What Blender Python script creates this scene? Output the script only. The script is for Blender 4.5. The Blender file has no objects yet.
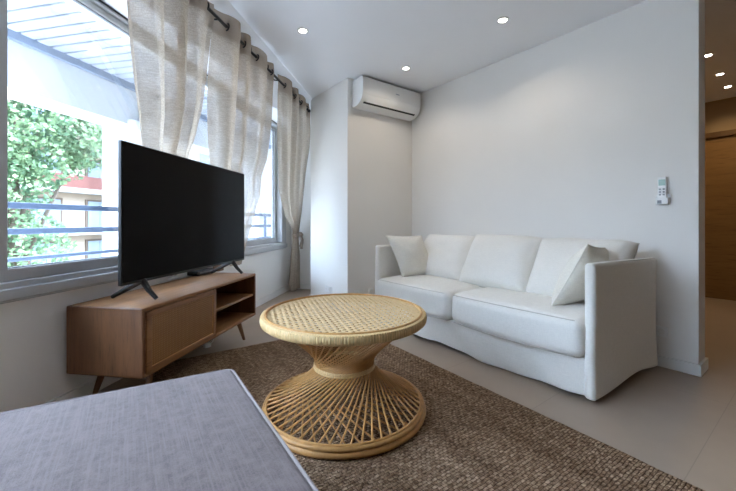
import bpy, bmesh, math, random
from mathutils import Vector, Matrix, noise
random.seed(7)
PI = math.pi
D = bpy.data
C = bpy.context.scene.collection
R2 = math.sqrt(.5)

# ------------------------------------------------------------------ scene
sc = bpy.context.scene
sc.view_settings.view_transform = 'Standard'
sc.view_settings.look = 'None'
sc.view_settings.gamma = 1
sc.view_settings.use_curve_mapping = False
sc.view_settings.exposure = 1.09

# ------------------------------------------------------------------ materials
def srgb(r, g, b):
    f = lambda c: (c / 255 / 12.92) if c / 255 <= .04045 else ((c / 255 + .055) / 1.055) ** 2.4
    return (f(r), f(g), f(b), 1)

def newmat(name):
    m = D.materials.new(name); m.use_nodes = True
    nt = m.node_tree
    return m, nt, nt.nodes, nt.links, nt.nodes['Principled BSDF']

def texco(nt, scale=(1, 1, 1), rot=(0, 0, 0), kind='Object'):
    t = nt.nodes.new('ShaderNodeTexCoord'); mp = nt.nodes.new('ShaderNodeMapping')
    mp.inputs['Scale'].default_value = scale; mp.inputs['Rotation'].default_value = rot
    nt.links.new(t.outputs[kind], mp.inputs['Vector'])
    return mp.outputs['Vector']

def mixcol(nt, fac, a, b):
    mx = nt.nodes.new('ShaderNodeMix'); mx.data_type = 'RGBA'
    for s, v in ((0, fac), (6, a), (7, b)):
        if hasattr(v, 'is_output') or hasattr(v, 'links'): nt.links.new(v, mx.inputs[s])
        else: mx.inputs[s].default_value = v
    return mx.outputs[2]

def noise_tex(nt, vec, scale, detail=4, rough=.55):
    n = nt.nodes.new('ShaderNodeTexNoise')
    n.inputs['Scale'].default_value = scale; n.inputs['Detail'].default_value = detail
    n.inputs['Roughness'].default_value = rough
    nt.links.new(vec, n.inputs['Vector'])
    return n.outputs['Fac']

def ramp(nt, fac, lo, hi):
    r = nt.nodes.new('ShaderNodeMapRange')
    r.inputs[1].default_value = lo; r.inputs[2].default_value = hi
    nt.links.new(fac, r.inputs[0]); return r.outputs[0]

def bump(nt, b, height, strength, dist=.01):
    n = nt.nodes.new('ShaderNodeBump')
    n.inputs['Strength'].default_value = strength; n.inputs['Distance'].default_value = dist
    nt.links.new(height, n.inputs['Height']); nt.links.new(n.outputs['Normal'], b.inputs['Normal'])

def plain(name, col, rough=.6, var=.06, vscale=6, bs=.0, bscale=60, metal=0, scale=(1, 1, 1), kind='Object'):
    m, nt, N, Lk, b = newmat(name)
    b.inputs['Roughness'].default_value = rough; b.inputs['Metallic'].default_value = metal
    v = texco(nt, scale, kind=kind)
    n = noise_tex(nt, v, vscale)
    dk = tuple(c * (1 - var) for c in col[:3]) + (1,); lt = tuple(min(1, c * (1 + var)) for c in col[:3]) + (1,)
    Lk.new(mixcol(nt, ramp(nt, n, .3, .7), dk, lt), b.inputs['Base Color'])
    if bs: bump(nt, b, noise_tex(nt, v, bscale, 3), bs)
    return m

def fabric(name, col, thread=420, bs=.35, var=.07, rough=.95, slub=None):
    """woven cloth: two crossed thread waves plus slubs"""
    m, nt, N, Lk, b = newmat(name)
    b.inputs['Roughness'].default_value = rough
    b.inputs['Sheen Weight'].default_value = .15
    v = texco(nt)
    n1 = noise_tex(nt, texco(nt, (1, 1, .12)), thread, 2)
    n2 = noise_tex(nt, texco(nt, (.12, .12, 1)), thread, 2)
    ad = N.new('ShaderNodeMath'); ad.operation = 'ADD'; Lk.new(n1, ad.inputs[0]); Lk.new(n2, ad.inputs[1])
    h = ramp(nt, ad.outputs[0], .7, 1.3)
    dk = tuple(c * (1 - var * 1.6) for c in col[:3]) + (1,); lt = tuple(min(1, c * (1 + var)) for c in col[:3]) + (1,)
    c1 = mixcol(nt, h, dk, lt)
    if slub:
        s = ramp(nt, noise_tex(nt, texco(nt, slub[0]), slub[1], 3), .45, .75)
        c1 = mixcol(nt, s, c1, slub[2])
    Lk.new(c1, b.inputs['Base Color'])
    bump(nt, b, h, bs, .003)
    return m

def wood(name, c1, c2, axis=0, scale=9, rough=.45):
    m, nt, N, Lk, b = newmat(name)
    b.inputs['Roughness'].default_value = rough
    sc_ = [scale * 1.0] * 3; sc_[axis] = scale * .09
    v = texco(nt, tuple(sc_))
    n = noise_tex(nt, v, 2.2, 6, .65)
    n2 = noise_tex(nt, texco(nt, tuple(x * 6 for x in sc_)), 3, 3)
    a = mixcol(nt, ramp(nt, n, .3, .7), c1, c2)
    dk = tuple(x * .6 for x in c1[:3]) + (1,)
    Lk.new(mixcol(nt, ramp(nt, n2, .55, .8), a, dk), b.inputs['Base Color'])
    bump(nt, b, n2, .12, .004)
    return m

M = {}
M['wall'] = plain('wall_paint', srgb(236, 233, 228), .85, .012, 2, .04, 160)
M['wall_warm'] = plain('warm_bounce_tint', srgb(168, 144, 112), .85, .02, 2, .04, 160)  # tan put in to dim and warm the light these walls bounce back
M['ceil'] = plain('ceiling_paint', srgb(243, 244, 246), .9, .01, 2, .03, 120)
M['trim'] = plain('trim_paint', srgb(232, 230, 226), .5, .015, 4)
M['alu'] = plain('grey_aluminium', srgb(188, 189, 190), .42, .03, 8, .02, 200)
M['alu_dark'] = plain('dark_gasket', srgb(120, 122, 126), .5, .05, 8)
M['black'] = plain('black_plastic', srgb(20, 20, 21), .38, .1, 20)
M['black_metal'] = plain('black_iron', srgb(28, 26, 25), .45, .1, 20)
M['white_pl'] = plain('white_plastic', srgb(238, 238, 236), .3, .01, 5)
M['grey_pl'] = plain('grey_plastic', srgb(120, 124, 128), .4, .03, 30)
M['lcd'] = plain('lcd_glass', srgb(140, 172, 160), .2, .05, 40)
M['chrome'] = plain('brushed_steel', srgb(150, 150, 150), .3, .05, 30, metal=1)
M['sofa'] = fabric('white_linen_cotton', srgb(233, 228, 219), 300, .25, .035)
M['sofa_seam'] = fabric('linen_welt', srgb(206, 199, 188), 300, .2, .04)
M['pillow'] = fabric('cream_linen', srgb(229, 222, 208), 260, .35, .05)
M['bench'] = fabric('grey_woven_fabric', srgb(110, 97, 94), 330, .22, .20, slub=((1, .022, 1), 230, srgb(121, 108, 105)))
M['piping'] = fabric('pale_piping', srgb(148, 137, 134), 300, .3, .03)
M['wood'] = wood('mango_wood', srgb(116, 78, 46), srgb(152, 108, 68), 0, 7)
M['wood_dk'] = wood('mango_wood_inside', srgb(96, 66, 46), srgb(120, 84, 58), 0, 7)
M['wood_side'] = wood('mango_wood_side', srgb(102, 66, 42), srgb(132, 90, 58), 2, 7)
M['oak'] = wood('oak_door', srgb(126, 94, 54), srgb(150, 114, 68), 1, 3, .4)
M['oak_dk'] = wood('oak_frame', srgb(92, 66, 38), srgb(112, 82, 48), 2, 3, .4)
M['rattan'] = plain('rattan_cane', srgb(192, 142, 82), .5, .16, 24, .15, 90)
M['rattan_lt'] = plain('rattan_peel', srgb(216, 182, 128), .5, .26, 210, .25, 200, scale=(1, 1, .04))
M['webbing'] = plain('cane_webbing', srgb(222, 190, 142), .5, .1, 30, .1, 120)
M['slab'] = plain('white_render', srgb(214, 215, 217), .9, .02, 3, .05, 40)
M['rail'] = plain('grey_blue_rail', srgb(76, 90, 112), .45, .03, 5)
M['fascia'] = plain('fascia_metal', srgb(136, 147, 164), .5, .03, 5)
M['facade'] = plain('cream_facade', srgb(138, 124, 108), .9, .03, 1)
M['facade_w'] = plain('white_facade', srgb(130, 127, 122), .9, .02, 1)
M['brick'] = plain('terracotta_parapet', srgb(92, 54, 46), .9, .08, 2)
M['surround'] = plain('window_surround', srgb(84, 70, 58), .9, .05, 3)
M['shutter'] = plain('pale_shutter', srgb(108, 118, 128), .7, .05, 3)
M['bark'] = plain('bark', srgb(96, 84, 72), .9, .2, 6, .5, 30)
M['ground'] = plain('asphalt', srgb(120, 118, 114), .95, .1, 1)
M['tile_soffit'] = plain('pale_lamella', srgb(178, 183, 192), .55, .015, 5)
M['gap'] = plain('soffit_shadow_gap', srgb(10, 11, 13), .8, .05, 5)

def floor_mat():
    m, nt, N, Lk, b = newmat('floor_tiles')
    b.inputs['Roughness'].default_value = .42
    v = texco(nt)
    br = N.new('ShaderNodeTexBrick')
    br.offset = 0; br.inputs['Scale'].default_value = 1
    br.inputs['Brick Width'].default_value = 1.2; br.inputs['Row Height'].default_value = .6
    br.inputs['Mortar Size'].default_value = .0016; br.inputs['Mortar Smooth'].default_value = .1
    br.inputs['Color1'].default_value = srgb(170, 151, 133); br.inputs['Color2'].default_value = srgb(172, 153, 135)
    br.inputs['Mortar'].default_value = srgb(152, 137, 121)
    mp = v.node; mp.inputs['Location'].default_value = (-.25, .26, 0)
    Lk.new(v, br.inputs['Vector'])
    n = noise_tex(nt, v, 3, 6)
    dk = mixcol(nt, ramp(nt, n, .3, .7), (.9, .9, .9, 1), (1, 1, 1, 1))
    mu = N.new('ShaderNodeMix'); mu.data_type = 'RGBA'; mu.blend_type = 'MULTIPLY'; mu.inputs[0].default_value = 1
    Lk.new(br.outputs['Color'], mu.inputs[6]); Lk.new(dk, mu.inputs[7])
    Lk.new(mu.outputs[2], b.inputs['Base Color'])
    return m
M['floor'] = floor_mat()

def rug_mat():
    m, nt, N, Lk, b = newmat('braided_jute')
    b.inputs['Roughness'].default_value = 1
    b.inputs['Specular IOR Level'].default_value = .1
    v = texco(nt)
    br = N.new('ShaderNodeTexBrick'); br.offset = .5
    br.inputs['Scale'].default_value = 1
    br.inputs['Brick Width'].default_value = .024; br.inputs['Row Height'].default_value = .0135
    br.inputs['Mortar Size'].default_value = .0024; br.inputs['Mortar Smooth'].default_value = 1
    br.inputs['Bias'].default_value = 0
    br.inputs['Color1'].default_value = srgb(150, 124, 100); br.inputs['Color2'].default_value = srgb(180, 156, 132)
    br.inputs['Mortar'].default_value = srgb(84, 64, 48)
    wv = noise_tex(nt, v, 26, 4)
    sep = N.new('ShaderNodeVectorMath'); sep.operation = 'MULTIPLY_ADD'
    cmb = N.new('ShaderNodeCombineXYZ'); Lk.new(wv, cmb.inputs[0]); Lk.new(wv, cmb.inputs[1])
    Lk.new(cmb.outputs[0], sep.inputs[0]); sep.inputs[1].default_value = (.020, .016, 0); Lk.new(v, sep.inputs[2])
    Lk.new(sep.outputs[0], br.inputs['Vector'])
    # lengthwise bands of paler and darker yarn, then tufts
    band = ramp(nt, noise_tex(nt, texco(nt, (1, .09, 1)), 9, 4), .35, .7)
    tuft = ramp(nt, noise_tex(nt, texco(nt, (.7, 1, 1)), 75, 3), .36, .66)
    c = mixcol(nt, band, (.80, .74, .68, 1), (1.22, 1.2, 1.18, 1))
    mu = N.new('ShaderNodeMix'); mu.data_type = 'RGBA'; mu.blend_type = 'MULTIPLY'; mu.inputs[0].default_value = 1
    Lk.new(br.outputs['Color'], mu.inputs[6])
    Lk.new(mixcol(nt, tuft, (.52, .47, .42, 1), (1.38, 1.38, 1.38, 1)), mu.inputs[7])
    mm = N.new('ShaderNodeMix'); mm.data_type = 'RGBA'; mm.blend_type = 'MULTIPLY'; mm.inputs[0].default_value = 1
    Lk.new(mu.outputs[2], mm.inputs[6]); Lk.new(c, mm.inputs[7])
    Lk.new(mm.outputs[2], b.inputs['Base Color'])
    inv = N.new('ShaderNodeMath'); inv.operation = 'MULTIPLY_ADD'
    Lk.new(br.outputs['Fac'], inv.inputs[0]); inv.inputs[1].default_value = -1; Lk.new(tuft, inv.inputs[2])
    bump(nt, b, inv.outputs[0], .9, .008)
    return m
M['rug'] = rug_mat()

def cane_panel_mat():
    m, nt, N, Lk, b = newmat('woven_cane_panel')
    b.inputs['Roughness'].default_value = .5
    v = texco(nt)
    w = []
    for d in ('X', 'Z'):
        t = N.new('ShaderNodeTexWave'); t.wave_type = 'BANDS'; t.bands_direction = d
        t.inputs['Scale'].default_value = 26; t.inputs['Distortion'].default_value = .6
        t.inputs['Detail'].default_value = 1
        Lk.new(v, t.inputs['Vector']); w.append(t.outputs['Fac'])
    mu = N.new('ShaderNodeMath'); mu.operation = 'MULTIPLY'; Lk.new(w[0], mu.inputs[0]); Lk.new(w[1], mu.inputs[1])
    n = noise_tex(nt, v, 10, 3)
    ad = N.new('ShaderNodeMath'); ad.operation = 'MULTIPLY_ADD'; Lk.new(n, ad.inputs[0]); ad.inputs[1].default_value = .4; Lk.new(mu.outputs[0], ad.inputs[2])
    Lk.new(mixcol(nt, ramp(nt, ad.outputs[0], .1, .8), srgb(126, 86, 44), srgb(152, 108, 58)), b.inputs['Base Color'])
    bump(nt, b, mu.outputs[0], .4, .004)
    return m
M['cane_panel'] = cane_panel_mat()

def glass_mat():
    m, nt, N, Lk, b = newmat('window_glass')
    N.remove(b)
    tr = N.new('ShaderNodeBsdfTransparent'); tr.inputs[0].default_value = (.93, .96, .97, 1)
    gl = N.new('ShaderNodeBsdfGlossy'); gl.inputs['Roughness'].default_value = .02
    fr = N.new('ShaderNodeFresnel'); fr.inputs[0].default_value = 1.45
    mx = N.new('ShaderNodeMixShader')
    sm = N.new('ShaderNodeMath'); sm.operation = 'MULTIPLY'; sm.inputs[1].default_value = .3
    Lk.new(fr.outputs[0], sm.inputs[0]); Lk.new(sm.outputs[0], mx.inputs[0])
    Lk.new(tr.outputs[0], mx.inputs[1]); Lk.new(gl.outputs[0], mx.inputs[2])
    Lk.new(mx.outputs[0], N['Material Output'].inputs[0])
    return m
M['glass'] = glass_mat()

def curtain_mat(name, col, alpha):
    m, nt, N, Lk, b = newmat(name)
    N.remove(b)
    v = texco(nt, (1, 1, 1))
    n1 = noise_tex(nt, texco(nt, (.08, .08, 1)), 330, 2)
    n2 = noise_tex(nt, texco(nt, (1, 1, .04)), 260, 2)
    ad = N.new('ShaderNodeMath'); ad.operation = 'ADD'; Lk.new(n1, ad.inputs[0]); Lk.new(n2, ad.inputs[1])
    h = ramp(nt, ad.outputs[0], .75, 1.25)
    cc = mixcol(nt, h, tuple(x * .93 for x in col[:3]) + (1,), col)
    df = N.new('ShaderNodeBsdfDiffuse'); tl = N.new('ShaderNodeBsdfTranslucent'); tp = N.new('ShaderNodeBsdfTransparent')
    Lk.new(cc, df.inputs[0]); Lk.new(cc, tl.inputs[0])
    m1 = N.new('ShaderNodeMixShader'); m1.inputs[0].default_value = .5
    Lk.new(df.outputs[0], m1.inputs[1]); Lk.new(tl.outputs[0], m1.inputs[2])
    al = N.new('ShaderNodeMapRange'); al.inputs[3].default_value = alpha * 1.7; al.inputs[4].default_value = alpha * .35
    Lk.new(h, al.inputs[0])
    m2 = N.new('ShaderNodeMixShader'); Lk.new(al.outputs[0], m2.inputs[0])
    Lk.new(m1.outputs[0], m2.inputs[1]); Lk.new(tp.outputs[0], m2.inputs[2])
    Lk.new(m2.outputs[0], N['Material Output'].inputs[0])
    return m
M['sheer'] = curtain_mat('sheer_linen', srgb(190, 175, 158), .2)
M['sheer_hem'] = curtain_mat('doubled_linen', srgb(168, 153, 138), .04)

def leaf_mat():
    m, nt, N, Lk, b = newmat('tree_leaves')
    N.remove(b)
    v = texco(nt)
    n = noise_tex(nt, v, 3.0, 4)
    cc = mixcol(nt, ramp(nt, n, .3, .7), srgb(74, 102, 82), srgb(134, 156, 116))
    df = N.new('ShaderNodeBsdfDiffuse'); tl = N.new('ShaderNodeBsdfTranslucent')
    Lk.new(cc, df.inputs[0]); Lk.new(cc, tl.inputs[0])
    m1 = N.new('ShaderNodeMixShader'); m1.inputs[0].default_value = .35
    Lk.new(df.outputs[0], m1.inputs[1]); Lk.new(tl.outputs[0], m1.inputs[2])
    Lk.new(m1.outputs[0], N['Material Output'].inputs[0])
    return m
M['leaf'] = leaf_mat()

def emit_mat(name, col, st):
    m, nt, N, Lk, b = newmat(name)
    b.inputs['Base Color'].default_value = (.8, .8, .8, 1)
    b.inputs['Emission Color'].default_value = col; b.inputs['Emission Strength'].default_value = st
    return m
M['lamp'] = emit_mat('lamp_diffuser', (1, .93, .82, 1), 14)

# screen: black glass
m, nt, N, Lk, b = newmat('tv_screen_glass')
b.inputs['Base Color'].default_value = (.0025, .0025, .003, 1); b.inputs['Roughness'].default_value = .2
b.inputs['Specular IOR Level'].default_value = .07
v = texco(nt); Lk.new(ramp(nt, noise_tex(nt, v, 30, 2), -2, 8), b.inputs['Coat Weight']); b.inputs['Coat Weight'].default_value = 0
for l in list(b.inputs['Coat Weight'].links): nt.links.remove(l)
M['screen'] = m

# ------------------------------------------------------------------ mesh helpers
def rbox(bm, c, s, r=0.0, seg=3, n=(1, 1, 1), deform=None, rot=None):
    """rounded box centred at c with size s"""
    h = [x / 2 for x in s]; r = min(r, min(h) * .999)
    ax = []
    for i in range(3):
        fl_ = [-h[i] + r + (2 * h[i] - 2 * r) * k / n[i] for k in range(n[i] + 1)]
        if r > 0:
            lo = [-h[i] + r - r * math.tan(PI / 4 * (1 - k / seg)) for k in range(seg)]
            ax.append(lo + fl_ + [-x for x in reversed(lo)])
        else: ax.append(fl_)
    cache = {}
    c = Vector(c)
    def vert(p):
        key = (round(p[0], 6), round(p[1], 6), round(p[2], 6))
        if key in cache: return cache[key]
        q = Vector(p)
        if r > 0:
            inn = Vector([max(-h[i] + r, min(h[i] - r, p[i])) for i in range(3)])
            d = q - inn
            if d.length > 1e-9: q = inn + d.normalized() * r
        if deform: q = Vector(deform(q))
        if rot: q = rot @ q
        cache[key] = bm.verts.new(c + q); return cache[key]
    for a in range(3):
        b_, d_ = (a + 1) % 3, (a + 2) % 3
        for sg in (-1, 1):
            for i in range(len(ax[b_]) - 1):
                for j in range(len(ax[d_]) - 1):
                    vs = []
                    for (ii, jj) in ((i, j), (i + 1, j), (i + 1, j + 1), (i, j + 1)):
                        p = [0, 0, 0]; p[a] = sg * h[a]; p[b_] = ax[b_][ii]; p[d_] = ax[d_][jj]
                        vs.append(vert(p))
                    if sg < 0: vs.reverse()
                    if len(set(vs)) == 4:
                        try: bm.faces.new(vs)
                        except ValueError: pass

def box(bm, x0, x1, y0, y1, z0, z1, r=0, seg=2):
    rbox(bm, ((x0 + x1) / 2, (y0 + y1) / 2, (z0 + z1) / 2), (abs(x1 - x0), abs(y1 - y0), abs(z1 - z0)), r, seg)

def tube(bm, pts, rad, n=8, closed=False, cap=True):
    pts = [Vector(p) for p in pts]; L = len(pts)
    rads = rad if isinstance(rad, (list, tuple)) else [rad] * L
    rings = []; up = None
    for i, p in enumerate(pts):
        if closed: t = pts[(i + 1) % L] - pts[i - 1]
        else: t = pts[min(i + 1, L - 1)] - pts[max(i - 1, 0)]
        t.normalize()
        if up is None:
            up = Vector((0, 0, 1)) if abs(t.z) < .9 else Vector((1, 0, 0))
        x = t.cross(up)
        if x.length < 1e-6: x = t.orthogonal()
        x.normalize(); y = x.cross(t).normalized(); up = y
        rings.append([bm.verts.new(p + (x * math.cos(2 * PI * k / n) + y * math.sin(2 * PI * k / n)) * rads[i]) for k in range(n)])
    for i in range(L if closed else L - 1):
        a, b_ = rings[i], rings[(i + 1) % L]
        for k in range(n):
            bm.faces.new((a[k], a[(k + 1) % n], b_[(k + 1) % n], b_[k]))
    if not closed and cap:
        bm.faces.new(list(reversed(rings[0]))); bm.faces.new(rings[-1])

def lathe(bm, prof, n=48, c=(0, 0, 0), wob=None, closed=False):
    """revolve (radius, z) profile about z"""
    c = Vector(c); rings = []
    for (r, z) in prof:
        if r < 1e-6: rings.append([bm.verts.new(c + Vector((0, 0, z)))] * n); continue
        rings.append([bm.verts.new(c + Vector(((r + (wob(k) if wob else 0)) * math.cos(2 * PI * k / n), (r + (wob(k) if wob else 0)) * math.sin(2 * PI * k / n), z))) for k in range(n)])
    m_ = len(rings)
    for i in range(m_ if closed else m_ - 1):
        a, b_ = rings[i], rings[(i + 1) % m_]
        for k in range(n):
            vs = []
            for q in (a[k], a[(k + 1) % n], b_[(k + 1) % n], b_[k]):
                if q not in vs: vs.append(q)
            if len(vs) >= 3:
                try: bm.faces.new(vs)
                except ValueError: pass

def prism(bm, poly, z0, z1):
    lo = [bm.verts.new((x, y, z0)) for x, y in poly]; hi = [bm.verts.new((x, y, z1)) for x, y in poly]
    n = len(poly)
    bm.faces.new(list(reversed(lo))); bm.faces.new(hi)
    for i in range(n): bm.faces.new((lo[i], lo[(i + 1) % n], hi[(i + 1) % n], hi[i]))

def obj(name, bm, m, parent=None, smooth=True, loc=None, rotz=0):
    bmesh.ops.recalc_face_normals(bm, faces=bm.faces[:])
    me = D.meshes.new(name); bm.to_mesh(me); bm.free()
    me.materials.append(m)
    if smooth:
        me.polygons.foreach_set('use_smooth', [True] * len(me.polygons))
        try: me.set_sharp_from_angle(angle=math.radians(38))
        except Exception: pass
    o = D.objects.new(name, me); C.objects.link(o)
    if parent: o.parent = parent
    if loc: o.location = loc
    if rotz: o.rotation_euler = (0, 0, rotz)
    return o

def tag(o, label, cat, group=None):
    o['label'] = label; o['category'] = cat
    if group: o['group'] = group
    return o

def thing(name, label, cat, loc=(0, 0, 0), rotz=0, group=None):
    o = D.objects.new(name, None); C.objects.link(o)
    o.empty_display_size = .1; o.location = loc; o.rotation_euler = (0, 0, rotz)
    return tag(o, label, cat, group)

def struct(name, bm, m, parent=None, rotz=0, smooth=False):
    o = obj(name, bm, m, parent, smooth, rotz=rotz)
    if not parent: o['kind'] = 'structure'
    return o

def dup(root, loc=None, rotz=None, label=None, group=None):
    r = root.copy(); C.objects.link(r)
    if loc is not None: r.location = loc
    if rotz is not None: r.rotation_euler = (0, 0, rotz)
    if label: r['label'] = label
    if group: r['group'] = group
    for ch in list(root.children):
        c = ch.copy(); C.objects.link(c); c.parent = r
        for g in ch.children:
            d = g.copy(); C.objects.link(d); d.parent = c
    return r

B = bmesh.new
W45 = PI / 4           # the window wall's frame: local x runs along the wall (s), local y goes out through it (w)
def WP(s, w, z=0): return Vector((R2 * (s - w), R2 * (s + w), z))

# ------------------------------------------------------------------ dimensions
H = 2.5
XS = 2.992; YE = .516; YA = 3.097; XC = 2.05
WW = 1.831; SE = 4.886; S0 = -3.9
Z_SILL = .608; Z_HEAD = 2.25

# ------------------------------------------------------------------ setting
bm = B()
inner = [(-4.05, -2.25), (6.2, -2.25), (6.2, 1.35), (3.05, 1.35), (3.05, 3.2), (2.1, 3.2), (2.1, 3.9), (2.6, 4.5), (2.16, 4.76), (-4.05, -1.45)]
prism(bm, inner, -.12, 0)
struct('floor', bm, M['floor'])

bm = B()
prism(bm, [(-4.2, -2.4), (6.3, -2.4), (6.3, 1.4), (3.2, 1.4), (3.2, 4.5), (2.1, 5.2), (-4.2, -1.3)], H, H + .2)
struct('ceiling', bm, M['ceil'])

# window wall (in its own frame): below the sill, plus the end pier
bm = B()
box(bm, .62, SE, WW, WW + .2, 0, Z_SILL); box(bm, -.42, .62, WW, WW + .2, 0, .06); box(bm, S0 - .2, -.42, WW, WW + .2, 0, 3.1)
box(bm, 4.655, SE, WW, WW + .2, Z_SILL, 3.1)
box(bm, S0 - .2, S0 + .3, WW, WW + .2, Z_SILL, 3.1)
box(bm, S0 - .2, SE, WW, WW + .2, Z_HEAD, 3.1)
struct('wall_left', bm, M['wall'], rotz=W45)
# sloping boxing above the windows, from the ceiling down to the window head
bm = B()
pr_ = [(1.30, H), (1.591, Z_HEAD), (WW, Z_HEAD), (WW, H)]
a_ = [bm.verts.new((S0, w, z)) for w, z in pr_]; b_ = [bm.verts.new((SE, w, z)) for w, z in pr_]
bm.faces.new(a_); bm.faces.new(list(reversed(b_)))
for i in range(4): bm.faces.new((a_[i], a_[(i + 1) % 4], b_[(i + 1) % 4], b_[i]))
struct('trim_1', bm, M['ceil'], rotz=W45)
bm = B()
box(bm, SE, SE + .15, 1.25, WW + .2, 0, 3.1)
struct('wall_corner', bm, M['wall'], rotz=W45)
# column beside the air conditioner, air conditioner wall, sofa wall
bm = B()
prism(bm, [(XC, YA + .2), (XC, 3.93), (2.46, 4.46), (2.75, 4.3), (2.75, YA + .2)], 0, 3.1)
struct('wall_column', bm, M['wall'])
bm = B(); prism(bm, [(XC, YA), (XS, YA), (XS, YA + .2), (XC, YA + .2)], 0, H + .1)
# the pier and this wall meet flush
struct('wall_back', bm, M['wall'])
bm = B(); prism(bm, [(XS, YE), (XS, YA + .1), (XS + .182, YA + .1), (XS + .182, YE)], 0, H + .1)
struct('wall_right', bm, M['wall'])
# behind the camera, and the hall
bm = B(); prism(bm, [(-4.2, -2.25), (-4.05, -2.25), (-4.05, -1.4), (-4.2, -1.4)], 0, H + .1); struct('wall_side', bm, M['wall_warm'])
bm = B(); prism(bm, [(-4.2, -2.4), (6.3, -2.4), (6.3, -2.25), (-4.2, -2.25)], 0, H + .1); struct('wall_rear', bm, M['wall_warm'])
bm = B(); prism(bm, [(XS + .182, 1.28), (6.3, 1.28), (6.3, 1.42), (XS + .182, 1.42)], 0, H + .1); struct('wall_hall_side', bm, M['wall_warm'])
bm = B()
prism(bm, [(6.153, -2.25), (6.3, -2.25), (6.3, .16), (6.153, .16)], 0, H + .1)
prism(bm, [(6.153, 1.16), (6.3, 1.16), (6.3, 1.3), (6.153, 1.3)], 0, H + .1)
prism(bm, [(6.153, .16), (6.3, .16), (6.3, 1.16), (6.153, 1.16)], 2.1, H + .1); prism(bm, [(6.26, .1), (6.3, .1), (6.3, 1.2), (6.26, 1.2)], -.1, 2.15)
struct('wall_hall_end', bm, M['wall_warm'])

def skirting(name, p, q, t=.014, h=.072):
    p, q = Vector(p), Vector(q); d = (q - p).normalized(); n = Vector((-d.y, d.x))
    bm = B()
    a, b_, c_, d_ = p, q, q + n * t, p + n * t
    prism(bm, [tuple(a), tuple(b_), tuple(c_), tuple(d_)], 0, h)
    struct(name, bm, M['trim'])
pw0 = WP(S0, WW); pw1 = WP(SE, WW)
skirting('baseboard_left', (pw1.x, pw1.y), (pw0.x, pw0.y))
pe = WP(SE, 1.3)
skirting('baseboard_corner', (pe.x, pe.y), (pw1.x, pw1.y))
skirting('baseboard_back', (XS, YA), (XC, YA))
skirting('baseboard_right', (XS, YE - .014), (XS, YA))
skirting('baseboard_end', (XS - .014, YE), (XS + .196, YE), -.014)
skirting('baseboard_column', (XC, YA - .014), (XC, 3.93))

# window: frame, mullions, glass
def frame_piece(bm, s0, s1, z0, z1, w0=1.80, w1=1.93, r=.006): box(bm, s0, s1, w0, w1, z0, z1, r)
win = D.objects.new('window_1', None); C.objects.link(win); win.rotation_euler = (0, 0, W45); win['kind'] = 'structure'
SL, SR = .62, 4.652
bm = B()
frame_piece(bm, SL, SR, Z_SILL, .70, 1.812)
frame_piece(bm, SL, SR, Z_SILL + .012, .672, 1.795)
frame_piece(bm, SL, SR, 2.222, Z_HEAD, 1.812)
frame_piece(bm, SR - .16, SR, .7, 2.225, 1.812)
frame_piece(bm, SL, SL + .1, .7, 2.225, 1.812)
struct('frame', bm, M['alu'], win, smooth=True)
def sash(s0, s1, w, name='sash'):
    bm = B()
    box(bm, s0, s1, w, w + .045, .70, .757, .005); box(bm, s0, s1, w, w + .045, 2.185, 2.225, .005)
    box(bm, s0, s0 + .066, w, w + .045, .75, 2.19, .005); box(bm, s1 - .066, s1, w, w + .045, .75, 2.19, .005)
    o = struct(name, bm, M['alu'], win, smooth=True)
    bm = B(); box(bm, s0 + .06, s1 - .06, w + .02, w + .026, .75, 2.19)
    struct('glass', bm, M['glass'], o)
    bm = B()
    for z0, z1 in ((.755, .762), (2.179, 2.187)): box(bm, s0 + .06, s1 - .06, w + .012, w + .034, z0, z1)
    for a in (s0 + .062, s1 - .07): box(bm, a, a + .008, w + .012, w + .034, .757, 2.185)
    struct('gasket', bm, M['alu_dark'], o)
sash(1.27, 3.20, 1.835); sash(3.13, SR - .15, 1.885); sash(SL + .1, 1.336, 1.885)
# full-height glazed doors, out of view, added to bring more daylight onto the sofa
s_ = -.42
bm = B()
for k in range(2): box(bm, s_ + k * .52, s_ + k * .52 + .06, 1.82, 1.93, .06, 2.25, .006)
for z in (.06, 2.17): box(bm, s_, .62, 1.82, 1.93, z, z + .08, .006)
struct('added_light_door_frame', bm, M['alu'], win, smooth=True)
bm = B(); box(bm, s_ + .05, .66, 1.87, 1.876, .1, 2.2); struct('added_light_door_glass', bm, M['glass'], win)
bm = B(); box(bm, SL, SR, 1.93, 2.06, .59, .72, .01); struct('outer_sill', bm, M['fascia'], win)
bm = B()
for z in (2.238,): box(bm, SL, SR, 1.806, 1.814, z, z + .008)
struct('head_track', bm, M['black'], win)

# hall door
dr_ = D.objects.new('door_1', None); C.objects.link(dr_); dr_['kind'] = 'structure'
bm = B(); box(bm, 6.17, 6.215, .22, 1.10, .004, 2.034, .003); struct('leaf', bm, M['oak'], dr_)
bm = B()
box(bm, 6.135, 6.24, .15, .218, 0, 2.1, .004); box(bm, 6.135, 6.24, 1.102, 1.17, 0, 2.1, .004); box(bm, 6.135, 6.24, .15, 1.17, 2.035, 2.102, .004)
struct('door_frame', bm, M['oak_dk'], dr_)
bm = B(); tube(bm, [(6.17, .29, 1.02), (6.12, .29, 1.02), (6.115, .31, 1.02), (6.115, .40, 1.02)], .009); struct('door_handle', bm, M['chrome'], dr_)

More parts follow.
